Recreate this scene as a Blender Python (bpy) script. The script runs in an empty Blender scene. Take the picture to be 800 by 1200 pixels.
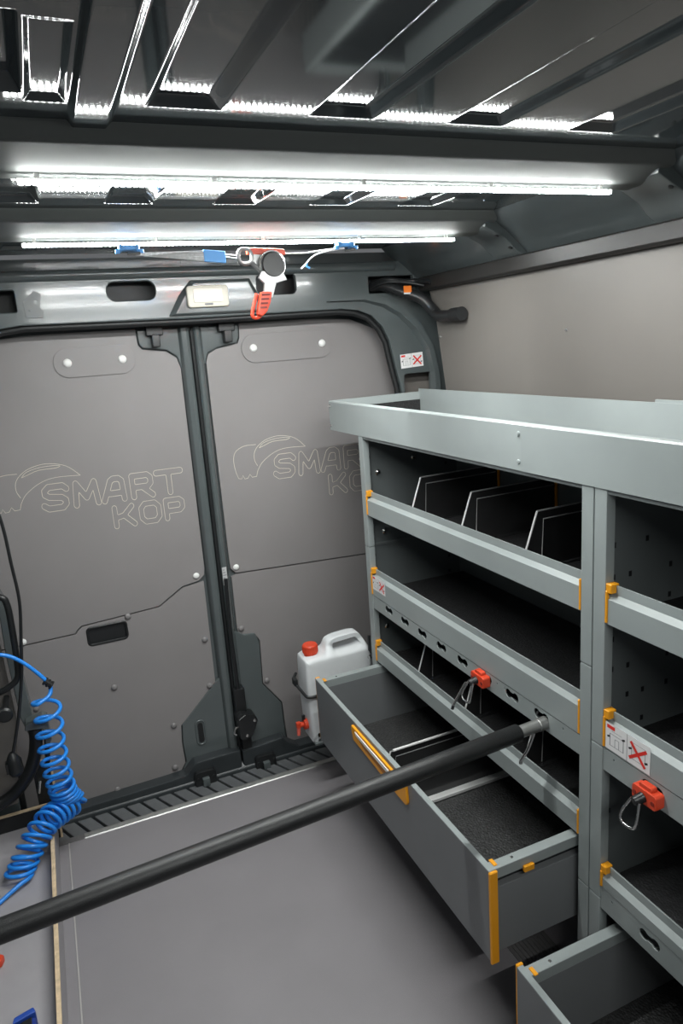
import bpy, bmesh, math, random
from mathutils import Vector, Matrix
random.seed(4)
C = bpy.context.scene.collection
S = bpy.context.scene

# ------------------------------------------------------------------ camera, world, exposure
cam = bpy.data.cameras.new('camera')
camo = bpy.data.objects.new('camera', cam); C.objects.link(camo)
cam.sensor_fit = 'VERTICAL'; cam.sensor_height = 36.0
cam.lens = 820.7 / 1200 * 36.0
cam.clip_start = 0.02
yaw, pitch, roll = math.radians(22.305), math.radians(-13.491), math.radians(-4.142)
fwd = Vector((math.sin(yaw)*math.cos(pitch), math.cos(yaw)*math.cos(pitch), math.sin(pitch)))
rt = Vector((math.cos(yaw), -math.sin(yaw), 0)); up = rt.cross(fwd)
rt2 = math.cos(roll)*rt + math.sin(roll)*up; up2 = -math.sin(roll)*rt + math.cos(roll)*up
m = Matrix((rt2, up2, -fwd)).transposed().to_4x4(); m.translation = (0, 0, 1.7)
camo.matrix_world = m
S.camera = camo

w = bpy.data.worlds.new('world'); S.world = w; w.use_nodes = True
bg = w.node_tree.nodes['Background']
bg.inputs[0].default_value = (0.93, 0.96, 1.0, 1); bg.inputs[1].default_value = 0.12
S.view_settings.view_transform = 'Standard'; S.view_settings.look = 'None'
S.view_settings.gamma = 1.0; S.view_settings.use_curve_mapping = False
S.view_settings.exposure = 0.22
LED_FRONT, LED_SIDE = 1000.0, 150.0     # radiance of the diode faces and of their sides

# ------------------------------------------------------------------ materials
MATS = {}
def mat(name, col, rough=0.5, metal=0.0, var=0.06, scale=14.0, bump=0.0, bscale=300.0, coat=0.0,
        emit=0.0, trans=0.0, spec=0.5, kind='noise', alpha=1.0):
    if name in MATS: return MATS[name]
    mm = bpy.data.materials.new(name); mm.use_nodes = True
    nt = mm.node_tree; b = nt.nodes['Principled BSDF']
    tc = nt.nodes.new('ShaderNodeTexCoord')
    n = nt.nodes.new('ShaderNodeTexNoise'); n.inputs['Scale'].default_value = scale; n.inputs['Detail'].default_value = 4
    nt.links.new(tc.outputs['Object'], n.inputs['Vector'])
    r = nt.nodes.new('ShaderNodeValToRGB')
    r.color_ramp.elements[0].position = 0.3; r.color_ramp.elements[1].position = 0.7
    r.color_ramp.elements[0].color = tuple(c*(1-var) for c in col) + (1,)
    r.color_ramp.elements[1].color = tuple(min(1, c*(1+var)) for c in col) + (1,)
    nt.links.new(n.outputs['Fac'], r.inputs['Fac']); nt.links.new(r.outputs['Color'], b.inputs['Base Color'])
    b.inputs['Roughness'].default_value = rough; b.inputs['Metallic'].default_value = metal
    b.inputs['Specular IOR Level'].default_value = spec
    b.inputs['Coat Weight'].default_value = coat; b.inputs['Coat Roughness'].default_value = 0.08
    b.inputs['Transmission Weight'].default_value = trans
    b.inputs['Alpha'].default_value = alpha
    if emit:
        b.inputs['Emission Color'].default_value = (0.97, 1.0, 0.98, 1); b.inputs['Emission Strength'].default_value = emit
    if bump:
        if kind == 'voronoi':
            t = nt.nodes.new('ShaderNodeTexVoronoi'); o = t.outputs['Distance']
        elif kind == 'wave':
            t = nt.nodes.new('ShaderNodeTexWave'); o = t.outputs['Fac']
        else:
            t = nt.nodes.new('ShaderNodeTexNoise'); o = t.outputs['Fac']
        t.inputs['Scale'].default_value = bscale
        nt.links.new(tc.outputs['Object'], t.inputs['Vector'])
        bp = nt.nodes.new('ShaderNodeBump'); bp.inputs['Strength'].default_value = bump; bp.inputs['Distance'].default_value = 0.002
        nt.links.new(o, bp.inputs['Height']); nt.links.new(bp.outputs['Normal'], b.inputs['Normal'])
    MATS[name] = mm
    return mm

PAINT = mat('dark_body_paint', (0.086, 0.100, 0.102), 0.24, var=0.05, scale=5, coat=0.35)
BOWP = mat('bow_paint', (0.105, 0.113, 0.110), 0.60, var=0.05, scale=5, spec=0.25)
ROOFP = mat('roof_paint', (0.048, 0.058, 0.062), 0.055, var=0.05, scale=4)
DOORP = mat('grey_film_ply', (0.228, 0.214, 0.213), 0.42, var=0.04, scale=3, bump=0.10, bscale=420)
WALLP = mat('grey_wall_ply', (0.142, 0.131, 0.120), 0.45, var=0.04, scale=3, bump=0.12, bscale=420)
FLOORP = mat('grey_floor_film', (0.228, 0.215, 0.226), 0.36, var=0.05, scale=4, bump=0.18, bscale=520, kind='voronoi')
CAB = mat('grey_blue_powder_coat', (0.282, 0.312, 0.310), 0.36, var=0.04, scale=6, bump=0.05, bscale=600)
CABD = mat('shaded_powder_coat', (0.168, 0.175, 0.181), 0.40, var=0.04, scale=6, bump=0.05, bscale=600)  # same coat as the racks, darkened to paint the shade on the drawers
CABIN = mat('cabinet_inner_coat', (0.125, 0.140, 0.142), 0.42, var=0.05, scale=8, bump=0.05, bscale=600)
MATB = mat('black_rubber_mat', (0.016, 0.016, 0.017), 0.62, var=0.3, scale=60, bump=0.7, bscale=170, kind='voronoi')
MATD = mat('ribbed_drawer_mat', (0.034, 0.034, 0.034), 0.5, var=0.5, scale=150, bump=1.0, bscale=150, kind='voronoi')
BLACK = mat('black_plastic', (0.012, 0.013, 0.014), 0.38, var=0.1)
FOAM = mat('black_foam', (0.013, 0.0135, 0.014), 0.42, var=0.15, scale=40, bump=0.25, bscale=500)
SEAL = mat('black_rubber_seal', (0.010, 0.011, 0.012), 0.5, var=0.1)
RAILB = mat('dark_brown_rail', (0.017, 0.016, 0.015), 0.45, var=0.08)
ORANGE = mat('orange_plastic', (0.80, 0.33, 0.012), 0.40, var=0.04)
RED = mat('red_orange_plastic', (0.64, 0.060, 0.022), 0.38, var=0.05)
WHITEP = mat('white_plastic', (0.78, 0.78, 0.76), 0.4, var=0.03)
CAPG = mat('grey_cap_plastic', (0.20, 0.19, 0.19), 0.4, var=0.04)
CREAM = mat('cream_lamp_plastic', (0.72, 0.68, 0.58), 0.42, var=0.04)
CANP = mat('milky_polyethylene', (0.66, 0.68, 0.69), 0.45, var=0.03, scale=8)
STEEL = mat('bright_steel', (0.62, 0.62, 0.61), 0.25, metal=1.0, var=0.05)
ALU = mat('brushed_aluminium', (0.42, 0.42, 0.41), 0.48, metal=1.0, var=0.06, scale=40)
DULL = mat('dull_steel', (0.34, 0.34, 0.34), 0.4, metal=0.8)
BLUE = mat('blue_polyurethane', (0.022, 0.25, 0.80), 0.30, var=0.05)
BLUEP = mat('blue_clip_plastic', (0.10, 0.38, 0.85), 0.4, var=0.05)
BLUED = mat('dark_blue_plastic', (0.012, 0.035, 0.22), 0.42, var=0.08)
PLY = mat('plywood_edge', (0.60, 0.46, 0.30), 0.6, var=0.18, scale=60)
BLKPLY = mat('black_film_ply', (0.012, 0.012, 0.012), 0.6, var=0.2)
ENGR = mat('engraved_line', (0.62, 0.56, 0.47), 0.6, var=0.08)
STICK = mat('sticker_white', (0.75, 0.74, 0.74), 0.45, var=0.02)
PRED = mat('print_red', (0.70, 0.03, 0.02), 0.5, var=0.02)
PGREY = mat('print_grey', (0.22, 0.22, 0.23), 0.5, var=0.02)
SMOKE = mat('smoked_divider', (0.030, 0.030, 0.031), 0.22, var=0.08, coat=0.3)
RIM = mat('divider_edge_glint', (0.80, 0.80, 0.79), 0.3, var=0.05)  # white colour paints the glint on the divider edges
WEB = mat('grey_webbing', (0.75, 0.75, 0.76), 0.7, var=0.25, scale=120)
TREAD = mat('dark_tread_metal', (0.11, 0.115, 0.12), 0.45, var=0.12, scale=30)
SILL = mat('sill_dark', (0.030, 0.035, 0.038), 0.35, var=0.1)
LEDM = mat('led_diode_side', (1, 1, 1), 0.5, emit=LED_SIDE)
LEDF = mat('led_diode_face', (1, 1, 1), 0.5, emit=LED_FRONT)
LEDB = mat('led_bloom_body', (0.85, 0.85, 0.84), 0.5, emit=3.0)  # faint glow added between the diodes, standing in for bloom
GREYST = mat('grey_rubber_strip', (0.13, 0.125, 0.125), 0.6, var=0.06)

# ------------------------------------------------------------------ helpers
WORLD = {}
def wpos(o):
    return WORLD[o.name] if o is not None else Vector((0, 0, 0))

def tag(o, label=None, cat=None, group=None, kind=None):
    if label: o['label'] = label
    if cat: o['category'] = cat
    if group: o['group'] = group
    if kind: o['kind'] = kind
    return o

def thing(name, label, cat, loc, group=None, kind=None):
    o = bpy.data.objects.new(name, None); C.objects.link(o)
    o.location = loc; o.empty_display_size = 0.05
    WORLD[o.name] = Vector(loc)
    return tag(o, label, cat, group, kind)

def link(name, me, mt, parent, origin):
    o = bpy.data.objects.new(name, me); C.objects.link(o)
    if mt and not me.materials: me.materials.append(mt)
    WORLD[o.name] = Vector(origin)
    o.location = Vector(origin) - wpos(parent)
    o.parent = parent
    return o

def finish(bm, name, mt, parent=None, smooth=30, bevel=0.0, seg=2, weighted=False):
    bmesh.ops.remove_doubles(bm, verts=bm.verts, dist=1e-6)
    bmesh.ops.recalc_face_normals(bm, faces=bm.faces)
    if name == 'roof_skin' and bm.faces[:][0].normal.z > 0: bmesh.ops.reverse_faces(bm, faces=bm.faces)
    if bevel:
        ed = [e for e in bm.edges if len(e.link_faces) == 2 and e.calc_face_angle(0) > 0.5]
        bmesh.ops.bevel(bm, geom=ed, offset=bevel, segments=seg, affect='EDGES', profile=0.5, clamp_overlap=True)
    lo = Vector((min(v.co[i] for v in bm.verts) for i in range(3)))
    hi = Vector((max(v.co[i] for v in bm.verts) for i in range(3)))
    c = (lo + hi) / 2; c.z = lo.z
    for v in bm.verts: v.co -= c
    me = bpy.data.meshes.new(name); bm.to_mesh(me); bm.free()
    if smooth:
        me.polygons.foreach_set('use_smooth', [True]*len(me.polygons))
        me.set_sharp_from_angle(angle=math.radians(smooth))
    o = link(name, me, mt, parent, c)
    if smooth and (bevel or weighted):
        wn = o.modifiers.new('weighted_normal', 'WEIGHTED_NORMAL'); wn.keep_sharp = True; wn.weight = 80
    return o

class B:
    def __init__(s): s.bm = bmesh.new()
    def box(s, x0, x1, y0, y1, z0, z1):
        vs = [s.bm.verts.new((x, y, z)) for x in (x0, x1) for y in (y0, y1) for z in (z0, z1)]
        for f in ((0,1,3,2),(4,6,7,5),(0,4,5,1),(2,3,7,6),(0,2,6,4),(1,5,7,3)): s.bm.faces.new([vs[i] for i in f])
        return s
    def hexa(s, lo, hi):
        a = [s.bm.verts.new(p) for p in lo]; b = [s.bm.verts.new(p) for p in hi]; n = len(a)
        s.bm.faces.new(a[::-1]); s.bm.faces.new(b)
        for i in range(n): s.bm.faces.new((a[i], a[(i+1) % n], b[(i+1) % n], b[i]))
        return s
    def prism(s, poly, ax, a0, a1):
        def P(u, v, w): return {0: (w, u, v), 1: (u, w, v), 2: (u, v, w)}[ax]
        return s.hexa([P(u, v, a0) for u, v in poly], [P(u, v, a1) for u, v in poly])
    def tube(s, path, r, n=10, caps=True, closed=False):
        path = [Vector(p) for p in path]; N = len(path)
        rs = r if isinstance(r, (list, tuple)) else [r]*N
        rings = []; nrm = None
        for i, p in enumerate(path):
            a = path[i-1] if (i or closed) else p; b = path[(i+1) % N] if (i < N-1 or closed) else p
            t = (b - a).normalized()
            if nrm is None:
                nrm = t.orthogonal().normalized()
            nrm = (nrm - t*nrm.dot(t)).normalized(); bi = t.cross(nrm)
            rings.append([s.bm.verts.new(p + rs[i]*(math.cos(2*math.pi*k/n)*nrm + math.sin(2*math.pi*k/n)*bi)) for k in range(n)])
        for i in range(N if closed else N-1):
            A, Bq = rings[i], rings[(i+1) % N]
            for k in range(n): s.bm.faces.new((A[k], A[(k+1) % n], Bq[(k+1) % n], Bq[k]))
        if caps and not closed:
            s.bm.faces.new(rings[0][::-1]); s.bm.faces.new(rings[-1])
        return s
    def cyl(s, p0, p1, r0, r1=None, n=20):
        return s.tube([p0, p1], [r0, r1 if r1 is not None else r0], n)
    def lathe(s, c, ax, prof, n=24):
        c = Vector(c); ax = Vector(ax).normalized()
        return s.tube([c + ax*h for r, h in prof], [max(r, 1e-4) for r, h in prof], n)
    def done(s, name, mt, parent=None, smooth=30, bevel=0.0, seg=2): return finish(s.bm, name, mt, parent, smooth, bevel, seg)

def smoothpath(pts, k=8, closed=False):
    pts = [Vector(p) for p in pts]; out = []; n = len(pts)
    for i in range(n if closed else n-1):
        if closed: a, b, c, d = pts[i-1], pts[i], pts[(i+1) % n], pts[(i+2) % n]
        else: a, b, c, d = pts[max(i-1, 0)], pts[i], pts[i+1], pts[min(i+2, n-1)]
        for j in range(k):
            t = j/k
            out.append(0.5*((2*b) + (c-a)*t + (2*a-5*b+4*c-d)*t*t + (3*b-a-3*c+d)*t**3))
    if not closed: out.append(pts[-1])
    return out

def rounded(x0, x1, y0, y1, r, n=6):
    out = []
    for cx, cy, a in ((x1-r, y1-r, 0), (x0+r, y1-r, 90), (x0+r, y0+r, 180), (x1-r, y0+r, 270)):
        for k in range(n+1):
            t = math.radians(a + 90*k/n); out.append((cx + r*math.cos(t), cy + r*math.sin(t)))
    return out
def circle(cx, cy, r, n=16): return [(cx + r*math.cos(2*math.pi*k/n), cy + r*math.sin(2*math.pi*k/n)) for k in range(n)]
def dumbbell(cx, cy, d=0.0152, r=0.0125, n=10, tilt=0.0):
    pts = []
    for sgn in (1, -1):
        for k in range(n+1):
            t = math.radians(-140 + 280*k/n) + (0 if sgn > 0 else math.pi)
            pts.append((sgn*d + r*math.cos(t), r*math.sin(t)))
    c, s = math.cos(tilt), math.sin(tilt)
    return [(cx + c*u - s*v, cy + s*u + c*v) for u, v in pts]

def plate(name, outline, holes, ax, a0, a1, mt, parent=None, bevel=0.0, bres=2, smooth=30):
    """flat sheet with holes; outline in the two other axes, thickness a0..a1 along axis ax"""
    cu = bpy.data.curves.new('tmp', 'CURVE'); cu.dimensions = '2D'; cu.fill_mode = 'BOTH'
    th = abs(a1 - a0)
    cu.extrude = th/2 - bevel; cu.bevel_depth = bevel; cu.bevel_resolution = bres; cu.offset = -bevel
    for poly in [outline] + list(holes):
        sp = cu.splines.new('POLY'); sp.points.add(len(poly)-1); sp.use_cyclic_u = True
        for p, (u, v) in zip(sp.points, poly): p.co = (u, v, 0, 1)
    t = bpy.data.objects.new('tmp', cu); C.objects.link(t)
    dg = bpy.context.evaluated_depsgraph_get(); me = bpy.data.meshes.new_from_object(t.evaluated_get(dg))
    bpy.data.objects.remove(t); bpy.data.curves.remove(cu)
    bm = bmesh.new(); bm.from_mesh(me); bpy.data.meshes.remove(me)
    mid = (a0 + a1)/2
    for v in bm.verts:
        u, q, ww = v.co; ww += mid
        v.co = {0: (ww, u, q), 1: (u, ww, q), 2: (u, q, ww)}[ax]
    for f in bm.faces: f.material_index = 0
    return finish(bm, name, mt, parent, smooth, weighted=smooth < 45)

LETTERS = {
 'S': [[(0.98,.76),(.84,.87),(.30,.87),(.14,.75),(.14,.62),(.28,.53),(.76,.47),(.90,.37),(.90,.25),(.76,.13),(.22,.13),(.05,.24)]],
 'M': [[(.12,.13),(.20,.87),(.56,.36),(.92,.87),(1.00,.13)]],
 'A': [[(.08,.13),(.40,.80),(.52,.87),(.74,.87),(.86,.78),(.90,.13)], [(.34,.36),(.88,.36)]],
 'R': [[(.13,.13),(.13,.87),(.76,.87),(.89,.77),(.89,.57),(.76,.46),(.13,.46)], [(.52,.46),(.93,.13)]],
 'T': [[(.0,.87),(1.04,.87)], [(.52,.87),(.52,.13)]],
 'K': [[(.13,.13),(.13,.87)], [(.16,.46),(.52,.53),(.90,.87)], [(.52,.53),(.95,.13)]],
 'O': [[(.32,.87),(.78,.87),(.95,.70),(.95,.30),(.78,.13),(.32,.13),(.15,.30),(.15,.70),(.32,.87)]],
 'P': [[(.13,.13),(.13,.87),(.76,.87),(.89,.77),(.89,.53),(.76,.42),(.13,.42)]]}
def letter_loops(ch, half=0.105, n=46):
    """outline loops of a fat rounded letter (contour of the distance to its strokes)"""
    segs = [(a, b) for st in LETTERS[ch] for a, b in zip(st[:-1], st[1:])]
    def d(x, y):
        m = 9.0
        for (ax, ay), (bx_, by) in segs:
            vx, vy = bx_-ax, by-ay; t = max(0, min(1, ((x-ax)*vx + (y-ay)*vy)/(vx*vx+vy*vy)))
            m = min(m, math.hypot(x-ax-t*vx, y-ay-t*vy))
        return m - half
    st_ = 1.5/n; G = [[d(-0.2+i*st_, -0.2+j*st_) for j in range(n+1)] for i in range(n+1)]
    nxt = {}
    def cross(i0, j0, i1, j1):
        a, b = G[i0][j0], G[i1][j1]; t = a/(a-b)
        return (-0.2+(i0+(i1-i0)*t)*st_, -0.2+(j0+(j1-j0)*t)*st_)
    pos = {}
    for i in range(n):
        for j in range(n):
            es = []
            for (a, b) in (((i, j), (i+1, j)), ((i+1, j), (i+1, j+1)), ((i, j+1), (i+1, j+1)), ((i, j), (i, j+1))):
                if (G[a[0]][a[1]] < 0) != (G[b[0]][b[1]] < 0):
                    pos[(a, b)] = cross(*a, *b); es.append((a, b))
            for k in range(0, len(es)-1, 2):
                nxt.setdefault(es[k], []).append(es[k+1]); nxt.setdefault(es[k+1], []).append(es[k])
    loops = []; seen = set()
    for e in nxt:
        if e in seen: continue
        lp_ = [e]; seen.add(e); cur = e
        while True:
            q = [x for x in nxt[cur] if x not in seen]
            if not q: break
            cur = q[0]; seen.add(cur); lp_.append(cur)
        loops.append([pos[x] for x in lp_])
    return [l for l in loops if len(l) > 6]

def copies(src, parent, places):
    """further copies of a part mesh at world places"""
    for p in places:
        o = src.copy(); C.objects.link(o); o.parent = parent
        WORLD[o.name] = Vector(p); o.location = Vector(p) - wpos(parent)

# ================================================================== SETTING
# ---- floor
fl = thing('floor', 'grey film-faced floor board with silver edge trim', 'floor', (0.6, 1.2, -0.02), kind='structure')
B().box(-0.153, 1.475, -1.2, 2.470, -0.02, 0.0).done('floor_panel', FLOORP, fl, bevel=0.001)
B().box(-0.52, -0.157, -1.2, 2.470, -0.02, -0.0005).done('floor_panel', FLOORP, fl, bevel=0.001)
B().box(-0.1565, -0.1530, -1.2, 2.468, -0.01, 0.0012).done('seam_strip', mat('sealant', (0.42, 0.40, 0.39), 0.5), fl)
B().prism([(2.462, 0.0), (2.466, 0.0035), (2.474, 0.0035), (2.477, 0.005), (2.489, 0.005), (2.492, -0.022), (2.462, -0.022)], 0, -0.10, 1.3).done('edge_trim', ALU, fl)
B().box(-0.1875, -0.10, 2.464, 2.490, -0.022, 0.003).done('edge_trim_end', GREYST, fl)
st = B()
for k in range(9): st.box(0.985 + k*0.0125, 0.985 + k*0.0125 + 0.008, 1.12, 2.2, 0.0, 0.008)
st.box(0.975, 1.10, 1.12, 2.2, 0.0, 0.004).done('ribbed_strip', GREYST, fl)

# ---- rear sill with treads
sl = thing('trim_1', 'dark rear door sill with slotted tread and strikers', 'sill', (0.55, 2.6, -0.05), kind='structure')
B().box(-0.52, 1.62, 2.485, 2.76, -0.09, -0.055).done('sill_plate', SILL, sl)
tr = None
for k in range(30):
    x = -0.30 + k*0.062
    if x > 1.25: break
    if tr is None:
        tr = B().prism([(x, 2.494), (x+0.050, 2.494), (x-0.020, 2.634), (x-0.070, 2.634)], 2, -0.056, -0.033).done('tread', TREAD, sl, bevel=0.002, seg=1)
        o0 = WORLD[tr.name].copy(); x0 = x
    else:
        copies(tr, sl, [o0 + Vector((x - x0, 0, 0))])
B().prism([(2.632, -0.06), (2.634, -0.022), (2.646, -0.008), (2.66, 0.0), (2.70, 0.0), (2.70, -0.06)], 0, -0.45, 1.5).done('sill_riser', SILL, sl, bevel=0.005)
for sx, sz in ((0.385, -0.012), (0.645, -0.020)):
    s0 = B().prism(rounded(sx-0.045, sx+0.045, sz-0.028, sz+0.040, 0.016), 1, 2.618, 2.642).done('striker_plate', BLACK, sl, bevel=0.003)
    B().box(sx-0.016, sx+0.014, 2.600, 2.63, sz-0.020, sz+0.016).done('striker_block', PAINT, s0, bevel=0.004)
    b2 = B()
    for dx in (-0.033, 0.033): b2.lathe((sx+dx, 2.619, sz+0.012), (0, -1, 0), [(0.007, 0), (0.007, 0.004), (0.003, 0.006)], 10)
    b2.done('striker_bolts', BLACK, s0)

# ---- rear doors
def door_caps(door, white, grey):
    for lst, mt, r in ((white, WHITEP, 0.0125), (grey, CAPG, 0.0125)):
        src = None
        for x, z in lst:
            if src is None:
                src = B().lathe((x, 2.6945, z), (0, -1, 0), [(r, 0), (r*0.95, 0.003), (r*0.6, 0.006), (0.001, 0.007)], 14).done('screw_cap', mt, door, smooth=50)
                o0 = WORLD[src.name].copy(); x0, z0 = x, z
            else: copies(src, door, [o0 + Vector((x-x0, 0, z-z0))])

def logo(door, dx):
    b = B()
    for txt, x0, x1, z0, z1 in (('SMART', -0.052+dx, 0.458+dx, 1.180, 1.286), ('KOP', 0.178+dx, 0.462+dx, 1.080, 1.174)):
        n = len(txt); wd = (x1-x0)/n
        for k, ch in enumerate(txt):
            for lp_ in letter_loops(ch):
                b.tube([(x0 + wd*(k + 0.02 + 0.86*u), 2.6945, z0 + (z1-z0)*v) for u, v in lp_], 0.0011, 4, closed=True)
    lines = [
        smoothpath([(0.675,0,1.207),(0.666,0,1.238),(0.662,0,1.281),(0.673,0,1.314),(0.709,0,1.333),(0.759,0,1.334)], 4),
        [Vector(p) for p in ((0.675,0,1.207),(0.687,0,1.204),(0.693,0,1.217),(0.700,0,1.202),(0.713,0,1.204),(0.722,0,1.218),(0.731,0,1.205),(0.749,0,1.206),(0.755,0,1.226))],
        smoothpath([(0.755,0,1.226),(0.777,0,1.258),(0.826,0,1.291),(0.881,0,1.305),(0.966,0,1.302)], 5),
        smoothpath([(0.757,0,1.248),(0.747,0,1.274),(0.75,0,1.304),(0.769,0,1.329),(0.804,0,1.349),(0.859,0,1.358),(0.922,0,1.342),(0.966,0,1.302)], 5),
        smoothpath([(0.771,0,1.319),(0.791,0,1.337),(0.84,0,1.348),(0.9,0,1.347),(0.888,0,1.339),(0.83,0,1.338),(0.793,0,1.326),(0.771,0,1.319)], 3)]
    for ln in lines:
        b.tube([(p.x - 0.875 + dx, 2.6945, p.z) for p in ln], 0.0011, 4)
    return tag(b.done('engraved_logo', ENGR, door, smooth=0), 'pale outlined digger bucket and lettering SMART KOP')

# left door
d1 = thing('door_1', 'rear cargo door with grey ply panels and recessed pull', 'door', (0.1, 2.7, -0.05), kind='structure')
B().box(-0.52, 0.548, 2.709, 2.740, -0.06, 2.05).done('door_skin', PAINT, d1)
LUP = [(-0.34, 1.55), (-0.30, 1.66), (-0.22, 1.75), (-0.10, 1.795), (0.06, 1.803), (0.352,1.803),(0.355,1.746),(0.368,1.729),(0.453,1.717),(0.489,1.691),(0.500,1.651),(0.499,1.498),(0.497,0.868),(0.493,0.84),(0.47,0.82),(0.401,0.809),(0.302,0.747),(0.009,0.731),(-0.008,0.718),(-0.016,0.706),(-0.34,0.700)]
plate('upper_panel', LUP, [], 1, 2.695, 2.7085, DOORP, d1, bevel=0.0015, bres=1)
LLO = [(-0.34, 0.695), (-0.014,0.701), (-0.006,0.713),(0.012,0.726),(0.305,0.742),(0.405,0.803),(0.488,0.812),(0.485,0.366),(0.324,0.216),(0.318,0.139),(0.321,0.046),(0.299,0.013),(0.115,-0.002),(-0.084,-0.004),(-0.34,-0.01)]
plate('lower_panel', LLO, [rounded(0.026, 0.170, 0.645, 0.715, 0.014)], 1, 2.6965, 2.7088, DOORP, d1, bevel=0.001, bres=1)
rc = B().box(0.030, 0.166, 2.704, 2.7085, 0.648, 0.712).done('pull_recess', BLACK, d1)
b = B(); b.tube([(u, 2.698, v) for u, v in rounded(0.026, 0.170, 0.645, 0.715, 0.014)], 0.005, 8, closed=True).done('pull_frame', BLACK, rc)
op = plate('cover_plate', rounded(0.061, 0.340, 1.650, 1.752, 0.05, 10), [], 1, 2.690, 2.6955, DOORP, d1, bevel=0.001, bres=1)
b = B()
for x in (0.107, 0.294): b.lathe((x, 2.6905, 1.701), (0, -1, 0), [(0.015, 0), (0.014, 0.004), (0.009, 0.007), (0.001, 0.008)], 16)
b.done('plate_caps', WHITEP, op, smooth=50)
door_caps(d1, [(0.461, 0.842), (-0.197, 0.715)], [(0.091,0.454),(0.181,0.731),(0.463,0.567),(0.46,0.362),(0.295,0.226),(0.277,0.038),(0.042,0.014),(-0.196,0.444)])
logo(d1, 0.0)
# stile, latch and foot gusset of the left door
B().prism([(0.500, 2.712), (0.503, 2.690), (0.512, 2.676), (0.530, 2.672), (0.542, 2.678), (0.546, 2.712)], 2, 0.02, 1.80).done('door_stile', PAINT, d1, bevel=0.003)
B().prism([(0.356,1.80),(0.358,1.748),(0.37,1.733),(0.455,1.721),(0.49,1.695),(0.503,1.64),(0.546,1.60),(0.546,1.80)], 1, 2.690, 2.710).done('top_gusset', PAINT, d1, bevel=0.006)
lt = B().box(0.385, 0.445, 2.655, 2.695, 1.775, 1.815).done('top_latch', BLACK, d1, bevel=0.004)
B().box(0.402, 0.430, 2.648, 2.690, 1.735, 1.778).done('latch_tongue', BLACK, lt, bevel=0.004)
B().prism([(0.492, 0.38), (0.328, 0.220), (0.321, 0.139), (0.325, 0.05), (0.300, 0.005), (0.546, 0.0), (0.546, 0.40)], 1, 2.690, 2.711).done('foot_gusset', PAINT, d1, bevel=0.005)
hs = B(); hs.tube([(u, 2.690, v) for u, v in rounded(0.380, 0.418, 0.112, 0.220, 0.018)], 0.004, 8, closed=True)
hs.done('slot_rim', PAINT, d1, smooth=60)
B().prism(rounded(0.388, 0.410, 0.122, 0.210, 0.010), 1, 2.6875, 2.692).done('slot', SEAL, d1)
B().prism([(-0.42, -0.03), (-0.42, 0.006), (0.25, 0.016), (0.31, 0.020), (0.345, 0.058), (0.36, 0.064), (0.546, 0.064), (0.546, -0.03)], 1, 2.640, 2.700).done('bottom_rail', SILL, d1, bevel=0.008)

# right door
d2 = thing('door_2', 'rear cargo door with grey ply panels behind the shelf rack', 'door', (1.0, 2.7, -0.05), kind='structure')
B().box(0.5485, 1.62, 2.709, 2.740, -0.06, 2.05).done('door_skin', PAINT, d2)
RUP = [(0.738, 1.803), (0.736,1.749),(0.726,1.728),(0.642,1.713),(0.609,1.697),(0.598,1.669),(0.597,1.489),(0.600,0.885),(0.602,0.845),(0.622,0.822),(1.43,0.788),(1.445,1.40),(1.425,1.55),(1.385,1.66),(1.31,1.75),(1.20,1.795),(1.04,1.803)]
plate('upper_panel', RUP, [], 1, 2.695, 2.7085, DOORP, d2, bevel=0.0015, bres=1)
RLO = [(0.602,0.808),(0.601,0.607),(0.604,0.56),(0.625,0.547),(0.673,0.544),(0.692,0.508),(0.687,0.312),(0.762,0.202),(0.766,0.084),(0.771,0.0),(1.43,-0.02),(1.43,0.783),(0.625,0.816)]
plate('lower_panel', RLO, [], 1, 2.6965, 2.7088, DOORP, d2, bevel=0.001, bres=1)
op = plate('cover_plate', rounded(0.739, 1.116, 1.651, 1.760, 0.053, 10), [], 1, 2.690, 2.6955, DOORP, d2, bevel=0.001, bres=1)
b = B()
for x in (0.786, 1.072): b.lathe((x, 2.6905, 1.707), (0, -1, 0), [(0.015, 0), (0.014, 0.004), (0.009, 0.007), (0.001, 0.008)], 16)
b.done('plate_caps', WHITEP, op, smooth=50)
door_caps(d2, [(0.625, 0.846)], [(0.618, 0.579), (0.704, 0.32)])
logo(d2, 0.875)
B().prism([(0.556, 2.712), (0.558, 2.672), (0.566, 2.664), (0.578, 2.668), (0.590, 2.688), (0.596, 2.712)], 2, 0.02, 1.80).done('door_stile', PAINT, d2, bevel=0.003)
B().prism([(0.736,1.80),(0.733,1.751),(0.723,1.731),(0.642,1.717),(0.607,1.701),(0.594,1.66),(0.552,1.60),(0.552,1.80)], 1, 2.690, 2.710).done('top_gusset', PAINT, d2, bevel=0.006)
lt = B().box(0.650, 0.712, 2.655, 2.695, 1.775, 1.815).done('top_latch', BLACK, d2, bevel=0.004)
B().box(0.668, 0.698, 2.648, 2.690, 1.735, 1.778).done('latch_tongue', BLACK, lt, bevel=0.004)
B().tube([(0.552, 2.680, 0.05), (0.552, 2.680, 1.79)], 0.0075, 8).done('door_seal', SEAL, d2)
B().prism([(0.558, 0.60), (0.600, 0.57), (0.625, 0.552), (0.672, 0.548), (0.688, 0.508), (0.683, 0.312), (0.758, 0.202), (0.762, 0.0), (0.558, 0.0)], 1, 2.688, 2.711).done('foot_gusset', PAINT, d2, bevel=0.006)
b = B(); b.tube(smoothpath([(0.568, 2.652, 0.82), (0.563, 2.652, 0.60), (0.566, 2.650, 0.40), (0.566, 2.652, 0.22)], 6), 0.008, 8).done('lock_rod', BLACK, d2)
B().box(0.545, 0.592, 2.640, 2.690, 0.20, 0.34).done('rod_guide', BLACK, d2, bevel=0.006)
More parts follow.
